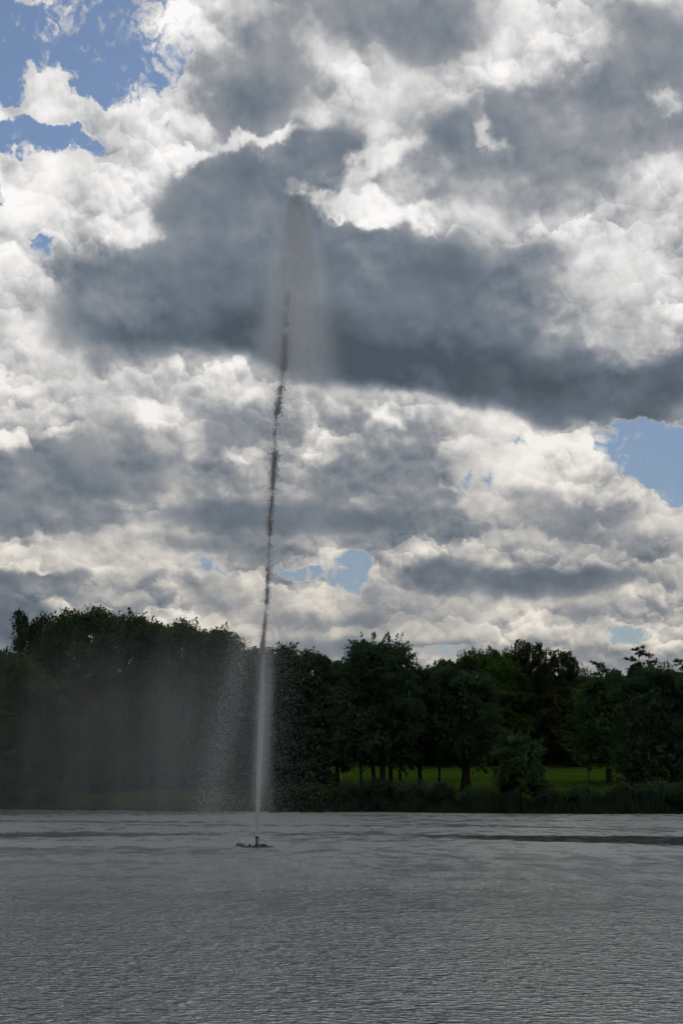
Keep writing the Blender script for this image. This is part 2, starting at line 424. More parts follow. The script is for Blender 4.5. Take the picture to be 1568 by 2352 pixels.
xs = np.unique(np.concatenate([np.linspace(-3000, -160, 24), np.linspace(-160, -60, 40), np.linspace(-60, 60, 161), np.linspace(60, 160, 40), np.linspace(160, 3000, 24)]))
ys = np.unique(np.concatenate([np.linspace(-600, -30, 14), np.linspace(-30, 30, 31), np.linspace(30, 100, 30), np.linspace(100, 230, 180), np.linspace(230, 500, 40), np.linspace(500, 4000, 20)]))
gx, gy = np.meshgrid(xs, ys)
gv = np.stack([gx, gy, gz(gx, gy)], -1).reshape(-1, 3)
nx, ny = len(xs), len(ys)
ii = (np.arange(ny - 1)[:, None] * nx + np.arange(nx - 1)[None, :]).ravel()
gf = np.stack([ii, ii + 1, ii + nx + 1, ii + nx], -1)
m, out = material('lawn_ground')
geo = node('ShaderNodeNewGeometry')
pos = S(geo.outputs['Position'])
n1 = noise(pos, 0.18, 4.0, 0.55, dims='3D'); n2 = noise(pos, 3.0, 4.0, 0.6, dims='3D')
c = mixc(mrange(n1, 0.35, 0.65), (0.019, 0.044, 0.005, 1), (0.032, 0.052, 0.008, 1))
c = mixc(mrange(n2, 0.4, 0.75) * 0.5, c, (0.022, 0.042, 0.006, 1))
sp = node('ShaderNodeSeparateXYZ'); link(pos.s, sp.inputs[0])
c = mixc(mrange(S(sp.outputs[2]), 0.10, 0.7, 1.0, 0.0), c, (0.030, 0.026, 0.018, 1))     # bare wet soil at the waterline
b = principled(out, c, 1.0, 0.0)
bp = node('ShaderNodeBump'); bp.inputs['Strength'].default_value = 0.6; bp.inputs['Distance'].default_value = 0.06
plug(bp.inputs['Height'], n2); link(bp.outputs[0], b.inputs['Normal'])
M['lawn'] = m
tag(add('ground', raw_mesh('ground', gv, gf), m, smooth=True), kind='structure')

# a narrow footpath across the lawn
def ribbon(name, pts, w, mat, lift=0.012):
    vs, fs = [], []
    for i, (x, y) in enumerate(pts):
        for k, o in enumerate((-w / 2, -w / 6, w / 6, w / 2)):
            vs.append((x, y + o, float(gz(x, y + o)) + lift))
        if i: a = 4 * (i - 1); fs += [(a + q, a + q + 4, a + q + 5, a + q + 1) for q in range(3)]
    o = add(name, raw_mesh(name, np.array(vs), np.array(fs)[:, ::-1]), mat)
    return tag(o, kind='structure')
m, out = material('trodden_path')
n = noise(S(node('ShaderNodeNewGeometry').outputs['Position']), 2.0, 5.0, 0.6, dims='3D')
principled(out, mixc(n, (0.035, 0.032, 0.024, 1), (0.075, 0.068, 0.052, 1)), 0.95, 0.1)
M['path'] = m
px = np.linspace(-45, 60, 140)
ribbon('path', [(x, 139.5 - 0.10 * x + 0.5 * math.sin(x * 0.15)) for x in px], 1.5, M['path'], 0.03)

# ------------------------------------------------------------------ the lake
FOUNT = on_water(590, 1945)
def water_material():
    m, out = material('lake_water')
    geo = node('ShaderNodeNewGeometry')
    pos = S(geo.outputs['Position'])
    sp = node('ShaderNodeSeparateXYZ'); link(pos.s, sp.inputs[0])
    X, Y = S(sp.outputs[0]), S(sp.outputs[1])
    # wind lanes: long streaks of calmer and rougher water lying across the view
    lane = noise(comb(X * 0.018, Y * 0.10, 3.0), 1.0, 3.0, 0.55)
    rip = mrange(lane, 0.36, 0.60, 0.72, 1.14)
    patch = noise(comb(X * 0.10, Y * 0.05, 9.0), 1.0, 2.0, 0.5)
    rip = rip * mrange(patch, 0.35, 0.65, 0.85, 1.12)
    p2 = noise(comb(X * 0.75, Y * 0.42, 21.0), 1.0, 3.0, 0.6)
    rip = rip * mrange(p2, 0.34, 0.66, 0.68, 1.22)
    # the calm dark lane running from the fountain to the right
    wob = (noise(comb(X * 0.15, Y * 0.4), 1.0, 4.0, 0.6) - 0.5) * 2.6 + (noise(comb(X * 0.9, Y * 1.3), 1.0, 2.0, 0.6) - 0.5) * 3.4
    dl = mth('ABSOLUTE', (Y + X * 0.41 + wob) - 74.7)
    wid = mrange(X, 1.0, 19.0, 1.0, 5.6, smooth=False)
    calm = mrange(dl / wid, 0.75, 1.2, 1.0, 0.0) * mrange(X, 0.0, 10.0, 0.0, 1.0)
    dl2 = mth('ABSOLUTE', (Y + X * 0.81 + wob * 0.8) - 95.2)
    calm = mth('MAXIMUM', calm, mrange(dl2, 0.2, 1.3, 0.65, 0.0) * mrange(X, 3.0, 8.0) * mrange(X, 12.0, 22.0, 1.0, 0.2))
    # streaks on the left behind the fountain
    left = mrange(X, -13.0, -3.0, 1.0, 0.0)
    for yc, hw_, k_ in ((94.0, 3.0, 0.50), (74.0, 4.0, 0.42), (114.0, 9.0, 0.50)):
        calm = mth('MAXIMUM', calm, mrange(mth('ABSOLUTE', Y + X * 0.1 + wob - yc + 1.0), hw_ * 0.35, hw_ * 1.2, k_, 0.0) * left)
    calm = calm * mrange(noise(comb(X * 1.1, Y * 0.8, 31.0), 1.0, 3.0, 0.6), 0.34, 0.52, 0.62, 1.0)
    rip = rip * (1.0 - calm * 0.98)
    rip = rip + mrange(mth('ABSOLUTE', Y + wob * 0.3 - 64.6), 0.5, 2.0, 0.5, 0.0) * mrange(X, -4.5, -2.5, 1.0, 0.0)
    # falling spray roughens a strip to the left of the fountain
    w1 = noise(comb(X * 4.2, Y * 7.6), 1.0, 2.0, 0.5)
    w2 = noise(comb(X * 11.0, Y * 19.0, 5.0), 1.0, 1.0, 0.5)
    w3 = noise(comb(X * 0.8, Y * 1.6, 11.0), 1.0, 2.0, 0.5)
    w4 = noise(comb(X * 2.4, Y * 3.8, 17.0), 1.0, 1.5, 0.5)
    fine = mrange(Y, 22.0, 80.0, 1.0, 0.12)          # ripples grow finer in the lee of the far shore
    h = (w3 * mrange(Y, 25.0, 70.0, 0.045, 0.012) + (mth('POWER', w1, 3.0) * 0.105 + w2 * 0.009 + mrange(w4, 0.54, 0.74) * 0.034) * fine) * rip
    rgh = mixf(fine, 0.42, 0.14)
    bp = node('ShaderNodeBump'); bp.inputs['Strength'].default_value = 1.0; bp.inputs['Distance'].default_value = 1.0
    bp.inputs['Filter Width'].default_value = 0.02
    plug(bp.inputs['Height'], h)
    b = principled(out, (0.104, 0.118, 0.123), mrange(rip, 0.0, 1.0, 0.03, rgh, smooth=False), 0.5)
    b.inputs['IOR'].default_value = 1.50
    link(bp.outputs[0], b.inputs['Normal'])
    return m
M['water'] = water_material()
wv = np.array([(-130, 2, 0), (130, 2, 0), (130, 160, 0), (-130, 160, 0)], float)
tag(add('lake', raw_mesh('lake', wv, [(0, 1, 2, 3)]), M['water']), kind='structure')

# ------------------------------------------------------------------ trees
def leaf_quads(c, size, rng, up=0.0, aspect=0.62):
    """one small pointed leaf spray at each centre"""
    n = len(c)
    a = rng.normal(size=(n, 3)); a[:, 2] += up
    a /= np.linalg.norm(a, axis=1, keepdims=True)
    b = rng.normal(size=(n, 3)); b = np.cross(a, b); b /= np.linalg.norm(b, axis=1, keepdims=True)
    s = size * rng.uniform(0.6, 1.35, (n, 1))
    v = np.stack([c - a * s * 0.5, c + b * s * aspect * 0.5, c + a * s * 0.5, c - b * s * aspect * 0.5], 1)
    return v.reshape(-1, 3)
def quads_mesh(name, v): return raw_mesh(name, v, np.arange(len(v)).reshape(-1, 4))
def sphere_pts(n, rng):
    v = rng.normal(size=(n, 3)); return v / np.linalg.norm(v, axis=1, keepdims=True)

def crown_broad(rng, h0, h1, r, prof, leaf=0.255, lobes=13, clumps=24, per=27, gap=0.0, shoots=16, clump_r=0.58):
    """leafy crown between heights h0 and h1: lobes, clumps on the lobes, leaves in the clumps; returns leaves and lobe centres"""
    H = h1 - h0
    L = []
    lobes = int(lobes * 0.55 + 4.2 * H / r)
    for i in range(lobes):
        t = 0.03 + 0.87 * ((i + 0.5) / lobes)
        lr = min(H * 0.30, r * rng.uniform(0.42, 0.58)) * (1 - 0.2 * t)
        pr = prof(t) * r
        a = i * 2.39996 + rng.uniform(-0.5, 0.5)
        d = max(0.0, pr - lr * 0.75) * rng.uniform(0.8, 1.08)
        L.append((math.cos(a) * d, math.sin(a) * d, h0 + t * H, lr))
    tr = min(H * 0.2, r * 0.50)
    L.append((rng.uniform(-.1, .1) * r, rng.uniform(-.1, .1) * r, h1 - tr * 0.92, tr))
    L.append((-0.42 * r, rng.uniform(-.3, .3) * r, h1 - tr * rng.uniform(1.15, 1.6), tr * 0.9))
    L.append((0.42 * r, rng.uniform(-.3, .3) * r, h1 - tr * rng.uniform(1.15, 1.6), tr * 0.9))
    cs = []
    for (x, y, z, lr) in L:
        k = max(8, int(clumps * 0.70 * (lr / 1.3) ** 1.3))
        d = sphere_pts(k, rng); d[:, 2] = np.where(d[:, 2] < -0.3, -d[:, 2] * 0.6, d[:, 2])
        rr = lr * rng.uniform(0.62, 1.0, (k, 1))
        keep = rng.uniform(size=k) > gap
        cs.append((np.array((x, y, z)) + d * rr * np.array((1, 1, 0.85)))[keep])
    cs = np.concatenate(cs)
    out = []
    for c in cs:
        k = int(per * rng.uniform(0.6, 1.3))
        p = c + sphere_pts(k, rng) * (rng.uniform(0.1, 1.0, (k, 1)) ** 0.6) * clump_r * rng.uniform(0.7, 1.35) * np.array((1.15, 1.15, 0.75))
        out.append(leaf_quads(p, leaf, rng))
    # inner leaves that close the crown
    for (x, y, z, lr) in L:
        k = int(110 * (1 - gap))
        p = np.array((x, y, z)) + sphere_pts(k, rng) * rng.uniform(0.2, 0.75, (k, 1)) * lr
        out.append(leaf_quads(p, 0.60, rng, aspect=0.8))
    # free shoots standing out of the outline
    for i in range(shoots):
        x, y, z, lr = L[rng.integers(len(L) // 2, len(L))]
        d = sphere_pts(1, rng)[0]; d[2] = abs(d[2]) + 0.5; d /= np.linalg.norm(d)
        ln = rng.uniform(0.3, 0.95)
        s = np.array((x, y, z)) + d * lr * 0.9
        k = int(16 + ln * 22)
        t = rng.uniform(0, 1, (k, 1))
        p = s + d * t * ln + rng.normal(size=(k, 3)) * 0.10 * (1.25 - t)
        out.append(leaf_quads(p, leaf * 0.85, rng))
    return np.concatenate(out), L

P_ROUND = lambda t: max(0.35, math.sin(math.pi * min(1, 0.20 + t * 0.74)) ** 0.55)
P_DOME = lambda t: max(0.3, (1 - t ** 2.6) ** 0.5)
P_FULL = lambda t: max(0.45, (1 - t ** 4.5) ** 0.5)
P_CONE = lambda t: max(0.12, 1.0 - 0.86 * t)

def trunk_part(root, rng, base, top_h, r0, limbs, mat, lean=(0, 0), name='trunk'):
    tb = Tubes()
    k = 7
    zz = np.linspace(-0.25, top_h, k)
    wob = np.cumsum(rng.normal(size=(k, 2)) * 0.06 * top_h / 12, 0); wob -= wob[0]
    pts = np.stack([base[0] + wob[:, 0] + lean[0] * zz / top_h, base[1] + wob[:, 1] + lean[1] * zz / top_h, zz], -1)
    rad = r0 * (1 - 0.82 * (zz - zz[0]) / (top_h + 0.25)); rad[0] *= 1.45
    tb.tube(pts, rad, 9)
    for (x, y, z, lr) in limbs:
        zs = min(top_h * 0.8, max(top_h * 0.18, z - math.hypot(x, y) * 0.9 - 1.0))
        f = np.interp(zs, zz, np.arange(k)); i = int(min(k - 2, f)); s = pts[i] + (pts[i + 1] - pts[i]) * (f - i)
        e = np.array((x, y, z + lr * 0.3)); mid = s * 0.5 + e * 0.5 + np.array((0, 0, -0.25)) + rng.normal(size=3) * 0.25
        rr = r0 * 0.34 * (1 - 0.5 * zs / top_h)
        tb.tube([s, s * 0.55 + mid * 0.45, mid, mid * 0.4 + e * 0.6, e], [rr, rr * 0.8, rr * 0.55, rr * 0.33, rr * 0.12], 5)
    return add(name, tb.mesh(name), mat, root, smooth=True)

def place(px, py_top, Y):
    p = at(px, py_top, Y)
    g = float(gz(p.x, Y))
    return Vector((p.x, Y, g)), p.z - g, Y / 2940.0 * 1.0206

def broadleaf(label, px, top, hw, Y, low, mat='oak', prof=P_ROUND, seed=0, trunk=0.28, name='broadleaf_tree', cat='tree', group='trees along the far shore', bark='bark', stems=None, **kw):
    """px, top: crown tip in the photograph; hw: half width and low: crown foot on the same grid"""
    rng = np.random.default_rng(seed)
    base, H, mpp = place(px, top, Y)
    h0 = at(px, low, Y).z - base.z
    root = tag(empty(name, base), label, cat, group)
    v, L = crown_broad(rng, h0, H, hw * mpp, prof, **kw)
    if stems is None:
        trunk_part(root, rng, (0, 0), H * 0.9, trunk, L, M[bark])
    else:
        for i, (dx, dy, rr, lean) in enumerate(stems):
            part = [l for q, l in enumerate(L) if q % len(stems) == i]
            trunk_part(root, rng, (dx * mpp, dy), H * 0.75, rr, part, M[bark], lean=(lean, 0))
    add('crown', quads_mesh('crown', v), M[mat], root)
    return root

def birch(label, px, top, hw, Y, low, seed, mat='birch'):
    """slender crown of hanging twigs with the sky showing through"""
    rng = np.random.default_rng(seed)
    base, H, mpp = place(px, top, Y)
    h0 = at(px, low, Y).z - base.z
    r = hw * mpp
    root = tag(empty('birch_tree', base), label, 'tree', 'trees along the far shore')
    tb = Tubes()
    zz = np.linspace(-0.2, H * 0.97, 9)
    wob = np.cumsum(rng.normal(size=(9, 2)) * 0.10, 0); wob -= wob[0]
    pts = np.stack([wob[:, 0], wob[:, 1], zz], -1)
    tb.tube(pts, 0.17 * (1 - 0.9 * (zz - zz[0]) / (H + 0.2)) + 0.008, 7)
    leaves = []
    for i in range(52):
        t = (i + 0.5) / 52
        z = h0 + (H - h0) * t * 0.97
        a = i * 2.4 + rng.uniform(-0.4, 0.4)
        d = r * (math.sin(math.pi * (0.22 + 0.60 * t)) ** 0.6) * rng.uniform(0.55, 1.35)
        f = np.interp(z - d * 0.5, zz, np.arange(9)); k = int(min(7, max(0, f))); s = pts[k] + (pts[k + 1] - pts[k]) * (max(0, f) - k)
        e = np.array((s[0] + math.cos(a) * d, s[1] + math.sin(a) * d, z + 0.2))
        mid = s * 0.45 + e * 0.55 + np.array((0, 0, 0.25 * d))
        tb.tube([s, mid, e], [0.035, 0.02, 0.006], 4)
        for q in range(int(13 + d * 8)):
            u = rng.uniform(0.25, 1.05)
            o = s * (1 - u) + e * u + np.array((0, 0, 0.25 * d * math.sin(math.pi * min(1, u)))) + rng.normal(size=3) * 0.18
            ln = rng.uniform(0.7, 1.9)
            k2 = int(20 * ln)
            t2 = rng.uniform(0, 1, (k2, 1))
            p = o + np.array((rng.normal() * 0.15, rng.normal() * 0.15, -1.0)) * t2 * ln + rng.normal(size=(k2, 3)) * 0.09
            leaves.append(leaf_quads(p, 0.24, rng))
    add('trunk', tb.mesh('trunk'), M['birch_bark'], root, smooth=True)
    add('crown', quads_mesh('crown', np.concatenate(leaves)), M[mat], root)
    return root

def pine(label, px, top, hw, Y, low, seed, pads=26):
    """old pine: uneven needle pads on bare crooked boughs"""
    rng = np.random.default_rng(seed)
    base, H, mpp = place(px, top, Y)
    h0 = at(px, low, Y).z - base.z
    r = hw * mpp
    root = tag(empty('pine_tree', base), label, 'tree', 'trees along the far shore')
    tb = Tubes()
    zz = np.linspace(-0.2, H * 0.95, 7)
    tb.tube(np.stack([np.sin(zz * 0.35) * 0.15, zz * 0, zz], -1), 0.26 * (1 - 0.9 * zz / H) + 0.01, 7)
    leaves = []
    for i in range(pads):
        t = (i + 0.5) / pads
        z = h0 + (H - h0) * t
        a = i * 2.4 + rng.uniform(-0.5, 0.5)
        d = r * max(0.16, (1 - t) ** 0.5) * rng.uniform(0.5, 1.3)
        e = np.array((math.cos(a) * d, math.sin(a) * d, z))
        s = np.array((0, 0, max(0.5, z - 0.55 * d - 0.2)))
        tb.tube([s, s * 0.4 + e * 0.6 + np.array((0, 0, -0.12)), e], [0.06, 0.035, 0.012], 5)
        for q in range(8):
            c = e + rng.normal(size=3) * np.array((0.45, 0.45, 0.22))
            k = 55
            dd = sphere_pts(k, rng); dd[:, 2] = np.abs(dd[:, 2]) * 0.9 - 0.15
            p = c + dd * rng.uniform(0.1, 0.52, (k, 1))
            leaves.append(leaf_quads(p, 0.25, rng, up=0.8, aspect=0.4))
    add('trunk', tb.mesh('trunk'), M['bark'], root, smooth=True)
    add('crown', quads_mesh('crown', np.concatenate(leaves)), M['pine'], root)
    return root

G = 'trees along the far shore'
# left group behind the drifting spray
broadleaf('low broad tree cut by the left edge of the photo, beside the tall birch', -22, 1484, 62, 152, 1800, 'lime', P_DOME, 11)
birch('tall birch at the left end of the wood, its crown loose against the sky', 66, 1392, 54, 146, 1790, 12, 'birch')
broadleaf('wide green tree reaching down to the water at the far left', 42, 1496, 128, 131, 1838, 'oak', P_CONE, 13, 0.3, lobes=20, clumps=30)
broadleaf('round topped dark tree between the tall birch and the highest tree of the wood', 158, 1394, 74, 150, 1788, 'oak', P_ROUND, 14)
broadleaf('highest tree of the left wood, with thin shoots standing from its top', 222, 1384, 76, 143, 1788, 'oak', P_ROUND, 15, shoots=45)
broadleaf('dark tree just right of the highest tree of the left wood', 296, 1400, 72, 148, 1788, 'oak', P_ROUND, 16, shoots=40)
broadleaf('dark tree in the dip between two rounded crowns of the left wood', 362, 1420, 68, 152, 1788, 'oak', P_ROUND, 17)
broadleaf('rounded dark crown in the middle of the mist, left of the stepped down pair', 428, 1416, 66, 144, 1788, 'oak', P_FULL, 18)
broadleaf('dark tree where the left wood steps down towards the fountain', 512, 1434, 64, 148, 1788, 'oak', P_DOME, 19)
broadleaf('low dark tree directly behind the fountain jet', 590, 1476, 66, 152, 1788, 'oak', P_ROUND, 20)
broadleaf('dark tree just right of the jet, a thin shoot on its top', 652, 1478, 60, 146, 1788, 'alder', P_DOME, 21, shoots=50)
broadleaf('drooping dark tree between the fountain and the great domed alder, its skirt low', 712, 1488, 62, 139, 1800, 'alder', P_FULL, 22, lobes=18)
broadleaf('dark crown closing the notch between the drooping tree and the domed alder', 772, 1512, 50, 150, 1765, 'oak', P_ROUND, 40)
broadleaf('dark tree deep in the left wood, seen between the tall birch and its right neighbour', 126, 1416, 74, 163, 1788, 'oak', P_FULL, 44)
broadleaf('dark tree deep in the left wood, just behind the highest tree', 262, 1408, 66, 164, 1788, 'oak', P_FULL, 45)
broadleaf('dark tree deep in the left wood, behind the dip in its sky line', 352, 1428, 66, 165, 1788, 'oak', P_FULL, 46)
broadleaf('dark tree deep in the left wood, behind the step down towards the fountain', 476, 1438, 66, 166, 1788, 'oak', P_FULL, 47)
# right of the fountain
broadleaf('great domed alder on several trunks, tallest on the right shore', 868, 1463, 104, 134, 1752, 'alder', P_FULL, 23, 0.3, lobes=22, clumps=30, shoots=60,
          stems=[(-36, -0.4, 0.20, -0.7), (-10, 0.5, 0.24, -0.2), (6, -0.6, 0.36, 0.15), (26, 0.4, 0.27, 0.5), (44, 0.0, 0.18, 0.8)])
broadleaf('small tree leaning out beside the domed alder on its right', 962, 1528, 56, 139, 1752, 'alder', P_ROUND, 24, 0.24)
broadleaf('thin stemmed tree between the leaning small tree and the stout trunk', 1004, 1528, 52, 142, 1755, 'oak', P_ROUND, 25, 0.13)
birch('short birch peeping over the gap right of the domed alder', 1022, 1510, 42, 204, 1740, 26)
broadleaf('stout single trunked tree standing on the lawn edge in the middle of the right shore', 1064, 1532, 94, 136, 1752, 'alder', P_ROUND, 27, 0.50, lobes=17)
broadleaf('tree with upright shoots at the left end of the feathery topped row', 1086, 1492, 52, 206, 1745, 'lime', P_DOME, 28, shoots=90)
broadleaf('tree with upright shoots in the middle of the feathery topped row', 1134, 1487, 54, 211, 1745, 'lime', P_DOME, 29, shoots=90)
broadleaf('tree with upright shoots at the right end of the feathery topped row', 1178, 1492, 50, 205, 1745, 'lime', P_DOME, 30, shoots=90)
broadleaf('mid green tree filling the gap below the feathery topped row', 1150, 1508, 92, 203, 1745, 'lime', P_DOME, 31)
birch('airy birch with the highest crown right of the feathery topped row', 1224, 1465, 46, 203, 1740, 32)
birch('second airy birch, lower and right of the first, sky showing through it', 1292, 1486, 46, 202, 1740, 33)
broadleaf('yellowing tree below the two airy birches', 1290, 1570, 62, 201, 1755, 'yellow', P_ROUND, 34, 0.2)
pine('smaller pine with a narrow ragged top, left of the flat topped pine', 1378, 1520, 52, 203, 1740, 35)
pine('flat topped pine standing above the right end of the wood', 1466, 1489, 62, 204, 1740, 36, pads=34)
broadleaf('dark tree with boughs hanging low over the lawn by the thin post', 1388, 1546, 88, 152, 1758, 'oak', P_DOME, 37, 0.30, lobes=17)
broadleaf('massive dark tree on the right shore, its boughs down to the bank', 1500, 1530, 108, 132, 1808, 'alder', P_FULL, 38, 0.38, lobes=20, clumps=30)
pine('pine cut by the right edge of the photo', 1566, 1517, 40, 200, 1740, 39)

broadleaf('dark tree rising between the domed alder and the stout trunked tree, behind both', 985, 1538, 66, 206, 1750, 'oak', P_DOME, 41)
broadleaf('dark tree closing the gap between the second birch and the smaller pine', 1340, 1545, 60, 207, 1750, 'oak', P_DOME, 42)
broadleaf('dark crown on the sky line between the flat topped pine and the right edge', 1530, 1532, 56, 205, 1750, 'oak', P_DOME, 43)
# dense undergrowth under the left wood
rng = np.random.default_rng(78)
k = 11000
x = rng.uniform(-62, -3, k); p = np.stack([x, rng.uniform(153, 163, k), np.zeros(k)], -1)
p[:, 2] = gz(p[:, 0], p[:, 1]) + rng.uniform(0, 1, k) * (4.4 + 1.2 * np.sin(x * 0.6) * np.sin(x * 0.23))
tag(add('undergrowth', quads_mesh('undergrowth', leaf_quads(p, 0.9, rng, aspect=0.8)), M['oak']), 'dense dark undergrowth beneath the left wood', 'undergrowth', kind='stuff')

# the closed wood beyond the lawn: one dark mass
rng = np.random.default_rng(77)
vs = []
for i in range(58):
    X = -78 + i * 2.85 + rng.uniform(-1.2, 1.2); Yf = rng.uniform(214, 236)
    g = float(gz(X, Yf)); h = rng.uniform(13, 18); r = rng.uniform(2.6, 4.0)
    k = 900
    t = rng.uniform(0, 1, k)
    a = rng.uniform(0, 2 * math.pi, k); rr = r * np.sqrt(np.maximum(0.05, 1 - (2 * t - 0.9) ** 2 * 0.8)) * rng.uniform(0.5, 1.0, k)
    p = np.stack([X + np.cos(a) * rr, Yf + np.sin(a) * rr, g - 0.2 + h * t], -1)
    vs.append(leaf_quads(p, 1.6, rng, aspect=0.85))
tag(add('far_woodland', quads_mesh('far_woodland', np.concatenate(vs)), M['oak']), 'closed dark woodland behind the lawn', 'woodland', kind='stuff')

# ------------------------------------------------------------------ bank vegetation
def shrub(label, px, top, hw, Y, mat, seed, name='willow_shrub', leaf=0.2, dens=1.0):
    rng = np.random.default_rng(seed)
    base, H, mpp = place(px, top, Y)
    r = hw * mpp
    root = tag(empty(name, base), label, 'shrub', 'shrubs along the far bank')
    tb = Tubes(); leaves = []
    n = 16
    for i in range(n):
        a = i * 2.4; d = r * math.sqrt((i + 0.5) / n)
        e = np.array((math.cos(a) * d, math.sin(a) * d * 0.7, H * (1 - 0.5 * (d / r) ** 2) * rng.uniform(0.82, 1.0)))
        s = np.array((math.cos(a) * 0.15, math.sin(a) * 0.15, -0.1))
        mid = s * 0.5 + e * 0.5 + np.array((0, 0, 0.12 * H))
        tb.tube([s, mid, e], [0.04, 0.025, 0.008], 5)
        k = int(340 * dens)
        u = rng.uniform(0.1, 1.04, (k, 1))
        p = (s * (1 - u) ** 2 + 2 * u * (1 - u) * mid + e * u ** 2) + rng.normal(size=(k, 3)) * np.array((0.26, 0.26, 0.20)) * min(1.2, r * 0.6)
        p[:, 2] = np.maximum(p[:, 2], 0.02)
        leaves.append(leaf_quads(p, leaf, rng, up=0.6, aspect=0.45))
    add('stems', tb.mesh('stems'), M['bark'], root, smooth=True)
    add('foliage', quads_mesh('foliage', np.concatenate(leaves)), M[mat], root)
    return root
def bank(px, back): return float(shore_y((px - 784) / 2940 * 122)) + back
shrub('pale willow shrub on the bank just right of the fountain jet', 668, 1806, 34, bank(668, 2.2), 'willow', 50)
shrub('dark shrub on the bank below the drooping tree', 722, 1802, 36, bank(722, 2.6), 'alder', 51)
shrub('grey green willow shrub left of the trunks of the domed alder', 796, 1796, 40, bank(796, 2.6), 'willow', 52)
shrub('large grey willow shrub in front of the domed alder trunks', 872, 1786, 46, bank(872, 2.8), 'willow', 53, dens=1.3)
shrub('dark shrub before the small leaning tree', 948, 1790, 42, bank(948, 2.8), 'alder', 54)
shrub('silvery willow shrub left of the stout trunk', 1012, 1796, 34, bank(1012, 2.4), 'willow', 55)
shrub('low dark shrub at the foot of the stout trunk', 1088, 1808, 42, bank(1088, 2.4), 'alder', 56)
broadleaf('tall bushy dark shrub between the stout trunk and the open lawn', 1190, 1692, 64, bank(1190, 4.0), 1822, 'oak', P_DOME, 57, 0.10, name='alder_shrub', cat='shrub', group='shrubs along the far bank', lobes=10, clumps=26, per=34, clump_r=0.42, shoots=24)
shrub('low shrub right of the tall bushy shrub, before the open lawn', 1262, 1812, 34, bank(1262, 2.2), 'willow', 58)
shrub('low dark shrub below the thin post on the lawn', 1338, 1806, 44, bank(1338, 2.4), 'alder', 59)
shrub('dark shrub under the massive tree, left of its foot', 1426, 1798, 44, bank(1426, 2.6), 'alder', 60)
shrub('dark shrub right under the massive tree', 1510, 1790, 46, bank(1510, 2.8), 'alder', 61)
shrub('dark shrub cut by the right edge of the photo', 1566, 1796, 36, bank(1566, 2.6), 'alder', 62)
shrub('shrub on the far left bank below the wide green tree', 96, 1806, 48, bank(96, 2.6), 'willow', 63)
shrub('shrub cut by the left edge of the photo at the waterline', 6, 1796, 46, bank(6, 2.6), 'alder', 64)

rng = np.random.default_rng(90)
def blades(x, y, h, w, rng, lean=0.22):
    """bent pointed blades, two quads each"""
    n = len(x)
    z = gz(x, y); a = rng.uniform(0, 2 * math.pi, n); la = rng.uniform(0, 2 * math.pi, n); l = h * lean * rng.uniform(0.2, 1.4, n)
    b = np.stack([x, y, np.maximum(z, -0.12)], -1)
    s = np.stack([np.cos(a) * w, np.sin(a) * w, 0 * w], -1)
    m1 = b + np.stack([np.cos(la) * l * 0.3, np.sin(la) * l * 0.3, h * 0.6], -1)
    t = b + np.stack([np.cos(la) * l, np.sin(la) * l, h], -1)
    q = np.stack([b - s, b + s, m1 + s * 0.8, m1 - s * 0.8, m1 - s * 0.8, m1 + s * 0.8, t + s * 0.1, t - s * 0.1], 1)
    return q.reshape(-1, 3)
n = 26000
x = rng.uniform(-42, 42, n); d = rng.normal(size=n) * 1.3 + 1.4
clump = 0.55 + 0.45 * np.sin(x * 0.9 + 1.0) * np.sin(x * 0.37)
right = x > -6.5
keep = rng.uniform(size=n) < np.where(right, 0.6 + 0.4 * clump, 0.5 * clump)
x, d, right = x[keep], d[keep], right[keep]
h = np.where(right, rng.uniform(0.7, 1.7, len(x)), rng.uniform(0.4, 0.9, len(x))) * (0.72 + 0.30 * np.sin(x * 0.8) * np.sin(x * 0.23 + 2) + 0.22 * np.sin(x * 2.1 + 0.7))
tag(add('reed_bed', quads_mesh('reed_bed', blades(x, shore_y(x) + d, h, np.full(len(x), 0.035), rng)), M['reed']), 'dense reeds lining the far waterline', 'reeds', kind='stuff')
n = 26000
x = rng.uniform(-46, 46, n); d = rng.uniform(0, 1, n) ** 1.6 * 44 + 2.0
tag(add('rough_grass', quads_mesh('rough_grass', blades(x, shore_y(x) + d, rng.uniform(0.12, 0.42, n), np.full(n, 0.02), rng, 0.5)), M['grass']), 'rough grass on the far bank and lawn', 'grass', kind='stuff')

# the thin post on the lawn
p = at(1351, 1792, 144.0); g = float(gz(p.x, 144.0))
root = tag(empty('lawn_post', (p.x, 144.0, g)), 'thin dark post standing alone on the open lawn at right', 'post')
tb = Tubes(); tb.tube([(0, 0, -0.3), (0, 0, 1.0), (0.02, 0, 2.0)], [0.06, 0.055, 0.05], 8)
add('shaft', tb.mesh('shaft'), M['bark'], root, smooth=True)
tb = Tubes(); tb.tube([(0.02, 0, 2.0), (0.02, 0, 2.05), (0.02, 0, 2.09)], [0.075, 0.075, 0.02], 8)
add('cap', tb.mesh('cap'), M['bark'], root, smooth=True)

